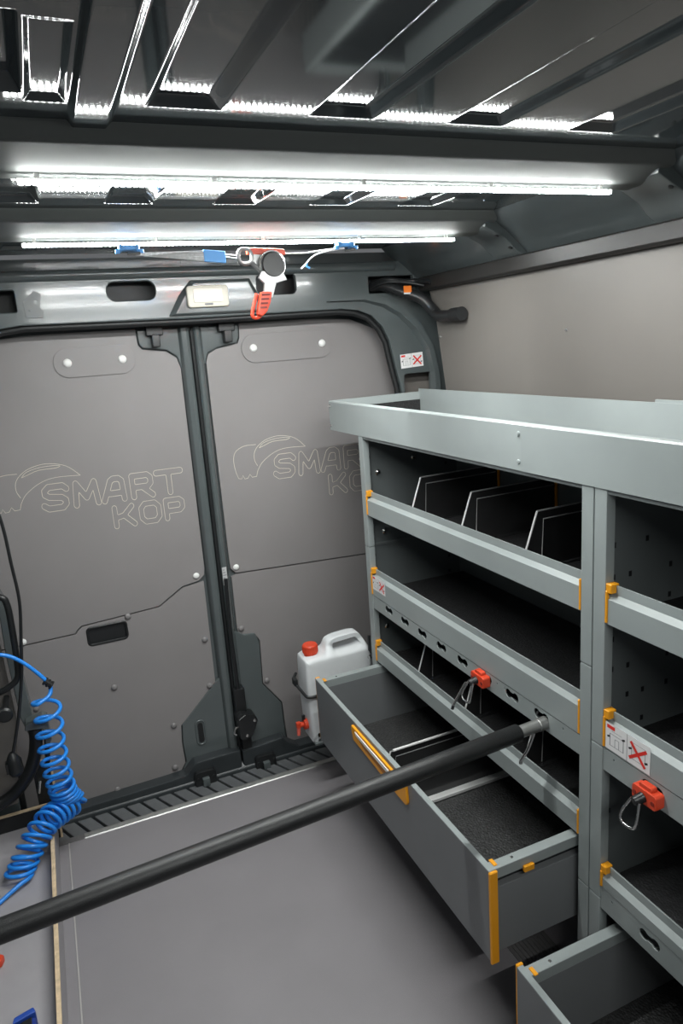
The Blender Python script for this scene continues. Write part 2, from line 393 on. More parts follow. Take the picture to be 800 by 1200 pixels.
la = B().prism([(0.540, 0.235), (0.560, 0.245), (0.615, 0.225), (0.628, 0.195), (0.600, 0.130), (0.560, 0.118), (0.545, 0.130)], 1, 2.610, 2.668).done('bottom_latch', BLACK, d2, bevel=0.006)
b = B()
for x, z in ((0.612, 0.20), (0.575, 0.14)): b.lathe((x, 2.6105, z), (0, -1, 0), [(0.007, 0), (0.006, 0.003), (0.001, 0.004)], 10)
b.done('latch_bolts', STEEL, la)
b = B(); b.tube(smoothpath([(0.548, 2.62, 0.185), (0.530, 2.615, 0.182), (0.522, 2.61, 0.165), (0.530, 2.606, 0.158)], 5), 0.0045, 8)
b.tube([(0.548, 2.612, 0.218), (0.575, 2.608, 0.236)], 0.003, 6).done('latch_hook', STEEL, la)
B().box(0.558, 0.600, 2.650, 2.690, 0.0, 0.125).done('foot_guide', SEAL, d2, bevel=0.006)
B().prism([(0.552, -0.03), (0.552, 0.055), (0.735, 0.066), (0.758, 0.036), (0.80, 0.006), (1.5, -0.005), (1.5, -0.03)], 1, 2.640, 2.700).done('bottom_rail', SILL, d2, bevel=0.008)
ds = B().prism([(0.560, 0.79), (0.578, 0.79), (0.578, 0.865), (0.560, 0.865)], 1, 2.6635, 2.6645).done('data_label', mat('label_grey', (0.45, 0.45, 0.45), 0.5), d2)
b = B()
for k in range(6): b.box(0.562, 0.5755 - 0.003*(k % 3), 2.6630, 2.6634, 0.797 + k*0.011, 0.801 + k*0.011)
b.done('label_print', PGREY, ds)

# ---- rear frame around the doors
wb = thing('wall_back', 'dark painted rear door frame with header openings and curved pillar', 'door frame', (0.55, 2.6, -0.05), kind='structure')
inner_r = [(1.362, 1.515), (1.343, 1.593), (1.320, 1.700), (1.292, 1.755), (1.245, 1.800), (1.19, 1.821), (1.12, 1.829)]
inner = [(1.40, -0.03), (1.395, 1.2)] + inner_r + [(0.55, 1.824)] + [(1.10 - x, z) for x, z in inner_r[::-1]] + [(-0.295, 1.2), (-0.30, -0.03)]
outer = [(-0.515, -0.05), (-0.515, 2.00), (1.615, 2.00), (1.615, -0.05)]
holes = [rounded(0.262, 0.424, 1.894, 1.956, 0.028), rounded(-0.20, -0.025, 1.872, 1.940, 0.006), rounded(0.790, 0.942, 1.894, 1.966, 0.02),
         rounded(1.242, 1.440, 1.882, 1.945, 0.006), rounded(1.380, 1.505, 1.40, 1.560, 0.012)]
plate('frame_sheet', inner + outer, holes, 1, 2.580, 2.605, PAINT, wb, bevel=0.004)
B().tube([(x, 2.602, z) for x, z in [(1.392, 0.0), (1.387, 1.2)] + [(a-0.010, c-0.008) for a, c in inner_r] + [(0.55, 1.816)] + [(1.11 - a, c-0.008) for a, c in inner_r[::-1]] + [(-0.287, 1.2), (-0.292, 0.0)]], 0.012, 8).done('weather_seal', SEAL, wb, smooth=60)
B().box(-0.51, 1.61, 2.690, 2.700, 1.86, 2.00).done('header_shade_back', SEAL, wb)  # black sheet paints the shade inside the header cavity
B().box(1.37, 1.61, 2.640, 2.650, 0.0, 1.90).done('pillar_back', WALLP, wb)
# raised relief of the header: a trapezoid plateau around the lamp and an upper bead
def frustum(name, base, top, y0, y1, mt, par):
    return B().hexa([(u, y0, v) for u, v in base], [(u, y1, v) for u, v in top]).done(name, mt, par, bevel=0.004)
frustum('header_plateau', [(0.455,1.832),(0.500,1.905),(0.545,1.955),(0.765,1.955),(0.790,1.905),(0.820,1.832)], [(0.480,1.840),(0.520,1.902),(0.557,1.944),(0.752,1.944),(0.772,1.902),(0.798,1.840)], 2.581, 2.562, PAINT, wb)
B().prism([(2.582, 1.962), (2.568, 1.972), (2.566, 1.988), (2.574, 1.998), (2.60, 2.0), (2.60, 1.962)], 0, -0.515, 1.36).done('header_bead', PAINT, wb, bevel=0.006)
pr = [(1.06, 1.858), (1.21, 1.852), (1.295, 1.828), (1.358, 1.792), (1.425, 1.730), (1.478, 1.65), (1.500, 1.56), (1.51, 1.35), (1.53, 1.1), (1.53, 0.0)]
po = [(1.06, 1.861), (1.21, 1.874), (1.31, 1.855), (1.382, 1.818), (1.455, 1.755), (1.508, 1.665), (1.530, 1.565), (1.545, 1.35), (1.565, 1.1), (1.565, 0.0)]
b = B()
for i in range(len(pr)-1):
    b.hexa([(pr[i][0], 2.582, pr[i][1]), (pr[i+1][0], 2.582, pr[i+1][1]), (po[i+1][0], 2.582, po[i+1][1]), (po[i][0], 2.582, po[i][1])],
           [(pr[i][0]*.7+po[i][0]*.3, 2.556, pr[i][1]*.7+po[i][1]*.3), (pr[i+1][0]*.7+po[i+1][0]*.3, 2.556, pr[i+1][1]*.7+po[i+1][1]*.3), (po[i+1][0], 2.556, po[i+1][1]), (po[i][0], 2.556, po[i][1])])
b.done('pillar_ridge', PAINT, wb, smooth=50)
bk = plate('hinge_plate', [(0.0,1.855),(0.05,1.850),(0.056,1.872),(0.046,1.885),(0.056,1.925),(0.035,1.938),(0.012,1.915),(-0.002,1.905)], [circle(0.036, 1.902, 0.0065, 10), circle(0.012,1.875,0.004,8)], 1, 2.576, 2.581, mat('grey_zinc', (0.15, 0.16, 0.16), 0.35), wb)

# ---- right wall: ply panel on the van side, with trim rail
wr = thing('wall_right', 'grey ply side wall panel above the shelf rack', 'wall', (1.5, 1.0, 0.0), kind='structure')
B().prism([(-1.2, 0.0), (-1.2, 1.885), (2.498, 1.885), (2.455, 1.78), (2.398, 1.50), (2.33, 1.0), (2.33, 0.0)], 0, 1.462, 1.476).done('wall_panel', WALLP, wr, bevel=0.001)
B().box(1.612, 1.63, -1.2, 2.75, -0.09, 2.0).done('outer_skin', PAINT, wr)
sc = None
for y, z in ((1.707, 1.692), (2.425, 1.698), (0.9, 1.69)):
    q = B().lathe((1.4625, y, z), (-1, 0, 0), [(0.006, 0), (0.005, 0.003), (0.001, 0.004)], 10).done('screw', STEEL, wr)
t2 = B().prism([(1.428, 1.925), (1.428, 1.884), (1.436, 1.877), (1.470, 1.877), (1.470, 1.930), (1.436, 1.930)], 1, -1.2, 2.520)
tag(t2.done('trim_2', RAILB, None, bevel=0.002), 'dark brown cable rail along the top of the side wall panel', 'trim', kind='structure')
# ---- left wall (rear part; the sliding door ahead of it stands open)
wl = thing('wall_left', 'dark left rear corner pillar beside the rear door', 'wall', (-0.45, 2.0, 0.0), kind='structure')
B().box(-0.53, -0.515, 1.05, 2.75, -0.09, 2.0).done('outer_skin', PAINT, wl)
B().prism([(2.30, 0.0), (2.585, 0.0), (2.585, 1.95), (2.30, 1.95)], 0, -0.50, -0.40).done('corner_post', PAINT, wl, bevel=0.01)
B().prism([(-0.285, 1.05), (-0.240, 0.93), (-0.245, 0.75), (-0.238, 0.50), (-0.220, 0.42), (-0.195, 0.46), (-0.206, 0.66), (-0.215, 0.93), (-0.262, 1.06)], 1, 2.520, 2.582).done('corner_flange', PAINT, wb, bevel=0.006)
B().prism([(-0.46, 0.14), (-0.46, 0.95), (-0.262, 0.90), (-0.255, 0.48), (-0.30, 0.16)], 1, 2.56, 2.582).done('corner_panel', WALLP, wb, bevel=0.002)

# ---- ceiling: pressed roof skin with recessed ribs, cross bows
ce = thing('ceiling', 'dark glossy van roof with pressed ribs and cross bows', 'ceiling', (0.5, 1.0, 2.0), kind='structure')
ZS = 2.050
def bay(y0, y1, ribs, n=8):
    """pressed roof skin: flat sheet with raised or sunk ribs (x0, x1, y0, y1, depth, left wall, right wall)"""
    xs = {-0.515, 1.32}; ys = {y0, y1}; WE = 0.022
    def wall_lines(out, a, w_, lo, hi):
        for q in [a-0.002] + [a + w_*k/n for k in range(n+1)] + [a+w_+0.002]:
            if lo < q < hi: out.add(round(q, 5))
    for (a, b_, c, d, dp, wl_, wr_) in ribs:
        wall_lines(xs, a, wl_, -0.515, 1.32); wall_lines(xs, b_-wr_, wr_, -0.515, 1.32)
        wall_lines(ys, c, WE, y0, y1); wall_lines(ys, d-WE, WE, y0, y1)
    xs = sorted(xs); ys = sorted(ys)
    def ease(t):
        t = max(0.0, min(1.0, t)); r = 0.22          # straight wall with rounded foot and head
        if t < r: return t*t/(2*r*(1-r))
        if t > 1-r: return 1 - (1-t)**2/(2*r*(1-r))
        return (t - r/2)/(1-r)
    def z(x, y):
        h = ZS
        for (a, b_, c, d, dp, wl_, wr_) in ribs:
            h += dp*min(ease((x-a)/wl_), ease((b_-x)/wr_), ease((y-c)/WE), ease((d-y)/WE))
        return h
    bm = bmesh.new(); V = [[bm.verts.new((x, y, z(x, y))) for y in ys] for x in xs]
    for i in range(len(xs)-1):
        for j in range(len(ys)-1): bm.faces.new((V[i][j], V[i][j+1], V[i+1][j+1], V[i+1][j]))
    return finish(bm, 'roof_skin', ROOFP, ce, 75)
RX = [0.203, 0.455, 0.706, 0.962]; RA = [-0.30, -0.046] + RX
def rib(x, a, b_): return (x, x+0.112, a, b_, 0.0115, 0.016, 0.026)
bay(-0.14, 1.206, [rib(x, -0.10, 1.125) for x in RX] + [(0.098, 0.166, -0.3, 1.4, -0.009, 0.010, 0.013), (0.042, 0.096, 0.87, 1.130, 0.006, 0.010, 0.012), (-0.20, 0.040, 0.86, 1.10, 0.018, 0.020, 0.014)])
bay(1.375, 1.850, [rib(x, 1.40, 1.795) for x in RA])
bay(2.025, 2.60, [rib(x, 2.06, 2.50) for x in RA])
bay(-1.2, -0.40, [rib(x, -1.15, -0.43) for x in RA])
B().box(-0.53, 1.63, -1.2, 2.75, 2.085, 2.10).done('roof_shell', PAINT, ce)
B().prism([(1.31, 2.052), (1.345, 2.020), (1.395, 1.985), (1.465, 1.925), (1.615, 1.925), (1.615, 2.085), (1.31, 2.085)], 1, -1.2, 2.60).done('roof_side', PAINT, ce, bevel=0.004)
for yl in (-0.300, 1.306, 1.955):
    y0, y1 = yl-0.106, yl+0.078
    bow = B().prism([(y0, 2.075), (y0+0.001, 2.048), (y0+0.018, 2.025), (y0+0.025, 2.022), (yl-0.030, 2.0048), (yl-0.008, 2.0000), (yl+0.036, 1.9985), (yl+0.057, 2.008), (y1, 2.046), (y1, 2.075)], 0, -0.515, 1.335).done('cross_bow', BOWP, ce, bevel=0.003)
    be = B().prism([(1.30, 2.010), (1.33, 1.996), (1.375, 1.975), (1.415, 1.940), (1.465, 1.915), (1.465, 2.07), (1.30, 2.07)], 1, y0+0.03, y1-0.02).done('bow_end', PAINT, bow, bevel=0.006)
    hb = B()
    for dx, dz in ((1.352, 1.9832), (1.402, 1.948)): hb.lathe((dx, (y0+y1)/2-0.05, dz+0.004), (-0.5, 0, -0.85), [(0.006, 0), (0.006, 0.004), (0.001, 0.0045)], 10)
    hb.done('bow_rivets', SEAL, bow)

# ================================================================== LED STRIPS
def led(y, x0, x1, z, label):
    t = thing('led_strip', label, 'light strip', ((x0+x1)/2, y, z))
    B().box(x0, x1, y-0.0038, y+0.0038, z-0.0050, z+0.0026).done('bloom_body', LEDB, t)
    b = B(); n = int((x1-x0)/0.0105)
    for k in range(n):
        x = x0 + 0.0052 + k*(x1-x0)/n
        b.box(x-0.0026, x+0.0026, y-0.0042, y+0.0042, z-0.0056, z+0.0014)
    ch = tag(b.done('light_diodes', LEDM, t, smooth=0), kind='stuff')
    ch.data.materials.append(LEDF)
    for f in ch.data.polygons:
        if f.normal.z < -0.5: f.material_index = 1
    hc = B().box(x0+0.026, x0+0.034, y-0.003, y+0.003, z+0.0024, z+0.0128).done('hanger_clip', WHITEP, t)
    copies(hc, t, [WORLD[hc.name] + Vector((k*(x1-x0-0.06)/4, 0, 0)) for k in range(1, 5)])
    return t
led(1.306, 0.020, 1.240, 1.988, 'lit white strip light under the cross bow before the ribbed roof bay')
led(1.955, 0.017, 1.240, 1.987, 'lit white strip light above the ratchet tie-down, next to the rear door header')
led(-0.300, 0.020, 1.240, 1.988, 'added unseen strip light at the front of the cargo bay, lighting the racks')  # strip light added out of view to light the rack fronts

# ================================================================== SHELF RACKS
SH = [(1.0, 0.0), (1.0, 0.062), (1.012, 0.070), (1.012, 0.085), (1.0145, 0.085), (1.0145, 0.004), (1.016, 0.0)]
def lip_profile(z0, z1):
    return [(1.0, z0), (1.0, z1-0.030), (1.012, z1-0.020), (1.012, z1), (1.016, z1), (1.016, z0+0.012), (1.385, z0+0.012), (1.385, z0)]
def shelf(cab, y0, y1, z0, z1, caps=True):
    s = B().prism(lip_profile(z0, z1), 1, y0, y1).done('shelf', CAB, cab, smooth=20)
    B().box(1.020, 1.384, y0+0.004, y1-0.004, z0+0.012, z0+0.016).done('shelf_mat', MATB, s)
    for yy, dd in ((y0, 1), (y1, -1)):
        e = B().box(0.9965, 1.004, min(yy, yy+dd*0.006), max(yy, yy+dd*0.006), z0+0.002, z1-0.012)
        if dd < 0: e.box(0.9985, 1.020, yy-0.016, yy, z1-0.016, z1+0.004)
        e.done('end_cap', ORANGE, s, bevel=0.0015, seg=1)
    return s
def track(cab, y0, y1, z0, z1, centers, dots=()):
    zc = (z0+z1)/2 + 0.006
    hs = [dumbbell(c, zc) for c in centers] + [circle(a, zc+0.006, 0.0025, 8) for a in dots]
    r = plate('track_rail', [(y0, z0), (y1, z0), (y1, z1), (y0, z1)], hs, 0, 1.0015, 1.0045, CAB, cab)
    B().box(1.003, 1.03, y0, y1, z0, z0+0.002).done('rail_flange', CAB, r)
    return r
def drawer(cab, y0, y1, z0, z1, xf, handle=None):
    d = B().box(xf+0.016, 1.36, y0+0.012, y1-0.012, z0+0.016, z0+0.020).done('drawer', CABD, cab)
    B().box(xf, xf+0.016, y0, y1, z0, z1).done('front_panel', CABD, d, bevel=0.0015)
    B().box(xf+0.001, xf+0.0155, y0+0.001, y1-0.001, z1-0.001, z1+0.001).done('front_rim_lit', CAB, d)  # lighter strip paints the light falling on the drawer front's top
    for ya, s in ((y0, 1), (y1, -1)):
        lo, hi = sorted((ya+s*0.004, ya+s*0.030)); B().box(xf+0.016, 1.36, lo, hi, z1-0.030, z1-0.002).done('side_flange', CAB, d, bevel=0.001, seg=1)
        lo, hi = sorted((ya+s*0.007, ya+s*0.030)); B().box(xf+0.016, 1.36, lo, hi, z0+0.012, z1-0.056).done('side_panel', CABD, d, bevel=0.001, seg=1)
        lo, hi = sorted((ya+s*0.024, ya+s*0.029)); B().box(xf+0.016, 1.36, lo, hi, z1-0.056, z1-0.029).done('slide_groove', SEAL, d)
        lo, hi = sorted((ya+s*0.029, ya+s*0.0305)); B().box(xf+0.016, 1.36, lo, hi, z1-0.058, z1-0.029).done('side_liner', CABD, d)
        lo, hi = sorted((ya, ya-s*0.008)); B().box(xf-0.003 if s > 0 else xf+0.002, xf+0.019, lo, hi, z0-0.002, z1+0.002).done('corner_trim', ORANGE, d, bevel=0.002, seg=1)
        lo, hi = sorted((ya+s*0.012, ya+s*0.034)); B().box(xf+0.022, xf+0.032, lo, hi, z1-0.003, z1+0.0004).done('corner_peg', ORANGE, d, bevel=0.001, seg=1)
        B().lathe((xf+0.075, ya+s*0.018, z1-0.0022), (0, 0, 1), [(0.004, 0), (0.0035, 0.0012), (0.0005, 0.0015)], 10).done('flange_screw', STEEL, d)
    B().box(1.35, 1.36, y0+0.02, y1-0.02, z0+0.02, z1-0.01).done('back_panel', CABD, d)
    B().box(xf+0.018, 1.35, y0+0.028, y1-0.028, z0+0.020, z0+0.024).done('drawer_mat', MATD, d)
    if handle:
        a, b_ = handle
        zt = z1-0.012
        B().prism([(a, zt), (b_, zt), (b_+0.004, zt-0.012), (b_-0.010, zt-0.048), (a+0.050, zt-0.062), (a+0.004, zt-0.062), (a-0.004, zt-0.050)], 0, xf-0.008, xf+0.004).done('drawer_handle', ORANGE, d, bevel=0.003)
        B().prism([(a+0.100, zt-0.008), (b_-0.030, zt-0.008), (b_-0.040, zt-0.019), (a+0.100, zt-0.022)], 0, xf-0.0105, xf-0.004).done('handle_insert', WHITEP, d, bevel=0.001, seg=1)
        B().prism([(a+0.100, zt-0.027), (b_-0.060, zt-0.024), (b_-0.085, zt-0.033), (a+0.100, zt-0.042)], 0, xf-0.0085, xf-0.004).done('handle_groove', mat('orange_groove_shade', (0.36, 0.13, 0.01), 0.5), d)  # raised strip, shade of the handle recess painted as darker orange
    return d
def cabinet(y0, y1, zseams, label):
    c = thing('shelf_rack', label, 'shelving', (1.2, (y0+y1)/2, 0.0))
    for ya, s, zs in ((y0, 1, zseams[0]), (y1, -1, zseams[1])):
        cuts = [0.009] + zs + [1.384]
        for za, zb in zip(cuts[:-1], cuts[1:]):
            lo, hi = sorted((ya, ya+s*0.035)); B().box(0.998, 1.022, lo, hi, za+0.0008, zb-0.0008).done('post', CAB, c, bevel=0.003)
        lo, hi = sorted((ya+s*0.006, ya+s*0.014))
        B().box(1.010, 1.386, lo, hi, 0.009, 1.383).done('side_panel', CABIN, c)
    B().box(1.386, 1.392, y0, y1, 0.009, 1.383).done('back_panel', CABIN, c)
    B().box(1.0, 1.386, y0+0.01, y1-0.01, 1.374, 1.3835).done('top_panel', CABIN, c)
    return c

ca = cabinet(1.083, 2.232, ([0.424, 0.985], [0.984]), 'grey metal shelf rack with long pulled-out drawer next to the rear door')
s1 = shelf(ca, 1.117, 2.197, 1.103, 1.188)
s2 = shelf(ca, 1.117, 2.197, 0.805, 0.903)
s3 = shelf(ca, 1.117, 2.197, 0.543, 0.622)
track(ca, 1.090, 2.225, 0.752, 0.802, [2.072 - 0.1168*k for k in range(8)], [1.435, 1.402, 1.175])
da = drawer(ca, 1.128, 2.205, 0.285, 0.529, 0.755, (1.508, 1.872))
B().box(0.850, 0.878, 1.124, 1.134, 0.492, 0.507).done('side_clip', ORANGE, da, bevel=0.002)
# bolts and round dimples on the far side panel
bt = None
for x, z in ((1.060, 1.247), (1.205, 1.284), (1.072, 1.028), (1.05, 1.105), (1.05, 0.735), (1.06, 0.66)):
    if bt is None:
        bt = B().lathe((x, 2.2185, z), (0, -1, 0), [(0.010, 0), (0.010, 0.004), (0.006, 0.008), (0.001, 0.009)], 12).done('bolt', STEEL, ca); o0 = WORLD[bt.name].copy(); xz = (x, z)
    else: copies(bt, ca, [o0 + Vector((x-xz[0], 0, z-xz[1]))])
b = B()
for k in range(11):
    for x in (1.028, 1.34): b.box(x-0.004, x+0.004, 2.2170, 2.2182, 0.70 + k*0.06, 0.71 + k*0.06)
tag(b.done('side_slots', SEAL, ca), kind='stuff')
B().box(1.0, 1.385, 2.213, 2.220, 0.980, 0.990).done('side_bead', CABIN, ca)

cb = cabinet(-0.10, 1.081, ([0.424], [0.424, 0.812]), 'grey metal shelf rack with the larger warning sticker and low drawer')
shelf(cb, -0.066, 1.046, 1.100, 1.184)
shelf(cb, -0.066, 1.046, 0.815, 0.901)
shelf(cb, -0.066, 1.046, 0.458, 0.513)
track(cb, -0.066, 1.046, 0.758, 0.812, [0.912 - 0.1168*k for k in range(8)], [1.016])
track(cb, -0.066, 1.046, 0.398, 0.456, [0.905 - 0.1168*3*k for k in range(3)], [1.012])
drawer(cb, -0.060, 1.038, 0.11, 0.352, 0.760)
b = B()
for k in range(10):
    for x in (1.040, 1.085, 1.13, 1.20, 1.27): 
        if (k + int(x*100)) % 3: b.box(x-0.004, x+0.004, 1.0662, 1.0675, 0.62 + k*0.07, 0.632 + k*0.07)
tag(b.done('side_slots', SEAL, cb), kind='stuff')

# ---- top tray running over both racks
tt = thing('top_tray', 'long grey metal tray with raised rim lying on top of the shelf racks', 'tray', (1.2, 1.2, 1.384))
def trayfront(y0, y1, x):
    return B().prism([(x, 1.384), (x, 1.490), (x+0.004, 1.4935), (x+0.022, 1.4935), (x+0.022, 1.491), (x+0.004, 1.490), (x+0.003, 1.386), (x+0.02, 1.386), (x+0.02, 1.384)], 1, y0, y1)
trayfront(1.3145, 2.478, 0.996).done('front_panel', CAB, tt, smooth=20)
trayfront(-0.12, 1.3135, 0.9945).done('front_panel', CAB, tt, smooth=20)
B().box(1.385, 1.389, -0.12, 2.478, 1.384, 1.505).done('back_panel', CAB, tt)
B().box(1.3875, 1.395, -0.12, 1.30, 1.480, 1.512).done('back_splice', CAB, tt)
B().box(1.000, 1.386, 2.472, 2.476, 1.384, 1.494).done('end_panel', CAB, tt)
B().box(1.000, 1.386, -0.12, 2.474, 1.3842, 1.387).done('tray_base', CABIN, tt)
B().box(1.004, 1.384, -0.12, 2.468, 1.387, 1.412).done('tray_mat', MATB, tt)
B().box(1.004, 1.384, 2.468, 2.4725, 1.387, 1.464).done('end_panel_shade', MATB, tt)  # shade and mat reflection on the end panel, put in as black strip
for y, z, x in ((2.468, 1.475, 0.996), (2.468, 1.402, 0.996), (1.324, 1.470, 0.996), (1.324, 1.405, 0.996)):
    B().lathe((x, y, z), (-1, 0, 0), [(0.006, 0), (0.005, 0.003), (0.001, 0.004)], 10).done('screw', STEEL if y > 2 else CAB, tt)

# ---- smoked dividers on the shelves and in the drawer
def divider(y, x0, x1, z0, h, label, group, clip=True, cut=0.05):
    t = thing('shelf_divider', label, 'divider', ((x0+x1)/2, y, z0), group)
    out = [(x0, z0), (x0, z0+0.008), (x0+cut, z0+h), (x1, z0+h+0.004), (x1, z0)]
    B().prism(out, 1, y-0.0012, y+0.0012).done('panel', SMOKE, t)
    B().tube([(x0, y, z0+0.008), (x0+cut, y, z0+h)], 0.0026, 6).done('front_edge', RIM, t)
    B().tube([(x0+cut, y, z0+h), (x1, y, z0+h+0.004)], 0.0024, 6).done('top_edge', mat('divider_edge_sheen', (0.34, 0.34, 0.34), 0.3), t)  # grey colour paints the highlight on the top edge
    B().tube([(x0+cut+0.012, y-0.0015, z0+0.006), (x0+cut+0.018, y-0.0015, z0+h-0.022), (x1-0.01, y-0.0015, z0+h-0.020)], 0.0016, 6).done('pressed_line_sheen', mat('divider_edge_sheen', (0.34, 0.34, 0.34), 0.3), t)  # painted highlight along the panel's pressed line
    B().box(x0+0.01, x1, y-0.016, y+0.0005, z0, z0+0.003).done('foot', SMOKE, t)
    if clip: B().box(x1-0.004, x1+0.004, y-0.004, y+0.004, z0, z0+h+0.008).done('rear_clip', ORANGE, t)
    return t
for y, which in ((1.945, 'next to the far side panel'), (1.655, 'standing in the middle'), (1.365, 'next to the near post')):
    divider(y, 1.030, 1.378, 1.119, 0.146, 'dark divider with orange rear clip on the highest shelf, ' + which, 'dividers on the highest shelf')
for y, which in ((1.945, 'next to the far side panel'), (1.657, 'below the red rail fitting'), (1.367, 'below the load bar end')):
    divider(y, 1.030, 1.378, 0.559, 0.158, 'dark divider on the open shelf above the drawer, ' + which, 'dividers on the open shelf above the drawer', clip=False)
divider(1.85, 0.850, 1.345, 0.309, 0.085, 'dark divider with bright edge in the pulled-out drawer, nearer the jerrycan', 'dividers in the pulled-out drawer', False, 0.02)
t = divider(1.68, 0.800, 1.345, 0.309, 0.115, 'dark divider standing on a bright foot rail in the pulled-out drawer', 'dividers in the pulled-out drawer', False, 0.02)
B().box(0.86, 1.32, 1.655, 1.678, 0.3125, 0.322).done('foot_rail', mat('pale_alu', (0.66, 0.66, 0.65), 0.4), t)
b = B(); b.tube([(0.878, 1.846, 0.398), (1.30, 1.846, 0.401)], 0.0045, 8)
tag(b.done('divider_glint_rod', RIM), 'white rod painting the glint of the divider edge in the pulled-out drawer', 'rod')  # added rod, puts the edge glint into white colour

# ---- red rail fittings with steel hook
def fitting(y, z, label, rod):
    t = thing('lashing_fitting', label, 'fitting', (0.985, y, z-0.06))
    b = B().prism(rounded(y-0.031, y+0.031, z-0.016, z+0.017, 0.007), 0, 0.978, 1.0025)
    b.done('block', RED, t, bevel=0.003)
    for e_ in (-0.023, 0.023): B().cyl((0.9785, y+e_, z), (0.9765, y+e_, z), 0.0045, n=12).done('ear_hole_disc', mat('hole_shade_red', (0.22, 0.02, 0.01), 0.5), t)  # dark discs paint the shade of the holes in the ears
    B().prism(rounded(y-0.016, y+0.016, z+0.012, z+0.026, 0.005), 0, 0.982, 0.998).done('release_tab', RED, t, bevel=0.002)
    B().cyl((0.980, y+0.002, z), (0.958, y+0.006, z-0.006), 0.011, 0.009, 14).done('pivot', BLACK, t, bevel=0.001, seg=1)
    p = smoothpath([(0.962, y-0.006, z-0.004), (0.950, y-0.012, z-0.040), (0.948, y-0.004, z-0.058), (0.946, y+0.022, z-0.058), (0.950, y+0.028, z-0.040), (0.962, y+0.014, z-0.004)], 6)
    B().tube(p, 0.0032, 8).done('ring', STEEL, t, smooth=60)
    if rod:
        B().tube([(0.956, y+0.020, z-0.010), (0.936, y+0.036, z-0.060), (0.925, y+0.040, z-0.082)], 0.0036, 8).done('hook_pin', STEEL, t)
        B().tube([(0.925, y+0.040, z-0.082), (0.922, y+0.041, z-0.092)], 0.0046, 8).done('pin_tip', BLACK, t)
    return t
fitting(1.497, 0.778, 'red plastic lashing fitting with steel hook pin on the rail beside the load bar', True)
fitting(0.912, 0.780, 'red plastic lashing fitting with steel ring on the rail below the larger warning sticker', False)

# ---- load bar across the bay
lb = thing('load_bar', 'black foam-covered load bar crossing the cargo bay with silver end', 'bar', (0.3, 1.24, 0.70))
A0, A1 = Vector((-0.52, 1.146, 0.772)), Vector((1.0005, 1.240, 0.772))
D = (A1-A0)
def on_bar(t): return A0 + D*t
B().tube([on_bar(t) for t in (0, 0.0008, 0.25, 0.5, 0.75, 0.945, 0.948)], [0.0175, 0.0212, 0.0212, 0.0212, 0.0212, 0.0212, 0.0175], 28).done('foam_sleeve', FOAM, lb, smooth=60)
B().tube([on_bar(t) for t in (0.93, 0.985, 0.986, 1.0015)], [0.0150, 0.0150, 0.0160, 0.0160], 24).done('end_tube', ALU, lb)
B().tube(smoothpath([on_bar(0.972)+Vector((0, -0.012, -0.008)), on_bar(0.962)+Vector((-0.004, -0.012, -0.045)), on_bar(0.950)+Vector((-0.006, -0.012, -0.066)), on_bar(0.944)+Vector((0, -0.012, -0.075))], 5), 0.004, 8).done('release_lever', STEEL, lb)

# ---- warning stickers
def sticker(label, o, u, v, n, W_, H_):
    """o = lower corner, u along width, v along height, n towards the viewer"""
    o, u, v, n = map(Vector, (o, u, v, n))
    t = thing('warning_sticker', label, 'sticker', o + u*W_/2)
    def quad(b, a0, a1, b0, b1, lift, ang=0, ca=None):
        pts = [(a0, b0), (a1, b0), (a1, b1), (a0, b1)]
        if ang:
            cx, cy = ca; c, s = math.cos(ang), math.sin(ang)
            pts = [(cx + c*(p-cx)-s*(q-cy), cy + s*(p-cx)+c*(q-cy)) for p, q in pts]
        b.hexa([o+u*p+v*q+n*(lift-0.0002) for p, q in pts], [o+u*p+v*q+n*lift for p, q in pts])
    b = B(); quad(b, 0, W_, 0, H_, 0.0006); b.done('backing', STICK, t, smooth=0)
    b = B(); cx, cy = W_*0.74, H_*0.48; L = H_*0.46
    quad(b, cx-L, cx+L, cy-H_*0.055, cy+H_*0.055, 0.0011, math.radians(38), (cx, cy))
    quad(b, cx-L, cx+L, cy-H_*0.055, cy+H_*0.055, 0.0012, math.radians(-48), (cx, cy))
    b.done('red_cross', PRED, t, smooth=0)
    b = B(); quad(b, W_*0.04, W_*0.22, H_*0.80, H_*0.93, 0.0009); b.done('red_heading', PRED, t, smooth=0)
    b = B()
    for (a0, a1, b0, b1) in ((0.10,0.42,0.62,0.635),(0.10,0.115,0.18,0.64),(0.41,0.425,0.18,0.64),(0.10,0.42,0.18,0.195),(0.22,0.23,0.18,0.5),(0.31,0.32,0.18,0.5),(0.22,0.32,0.49,0.505),(0.15,0.38,0.74,0.75),(0.495,0.505,0.0,1.0),
                             (0.60,0.90,0.80,0.81),(0.60,0.61,0.25,0.8),(0.60,0.90,0.20,0.215),(0.89,0.90,0.25,0.8)):
        quad(b, W_*a0, W_*a1, H_*b0, H_*b1, 0.0008)
    b.done('pictogram_lines', PGREY, t, smooth=0)
    b = B()
    for (a, c) in ((0.08, 0.50), (0.42, 0.66), (0.57, 0.55), (0.92, 0.34)):
        quad(b, W_*(a-0.035), W_*(a+0.035), H_*(c-0.035), H_*(c+0.035), 0.0010, 0.4, (W_*a, H_*c))
    b.done('pictogram_hooks', BLACK, t, smooth=0)
    return t
sticker('white warning sticker with red cross on the shelf edge above the red fitting with ring', (0.9998, 1.039, 0.818), (0, -1, 0), (0, 0, 1), (-1, 0, 0), 0.121, 0.062)
sticker('white warning sticker with red cross on the shelf edge at the jerrycan end', (0.9998, 2.188, 0.830), (0, -1, 0), (0, 0, 1), (-1, 0, 0), 0.100, 0.052)
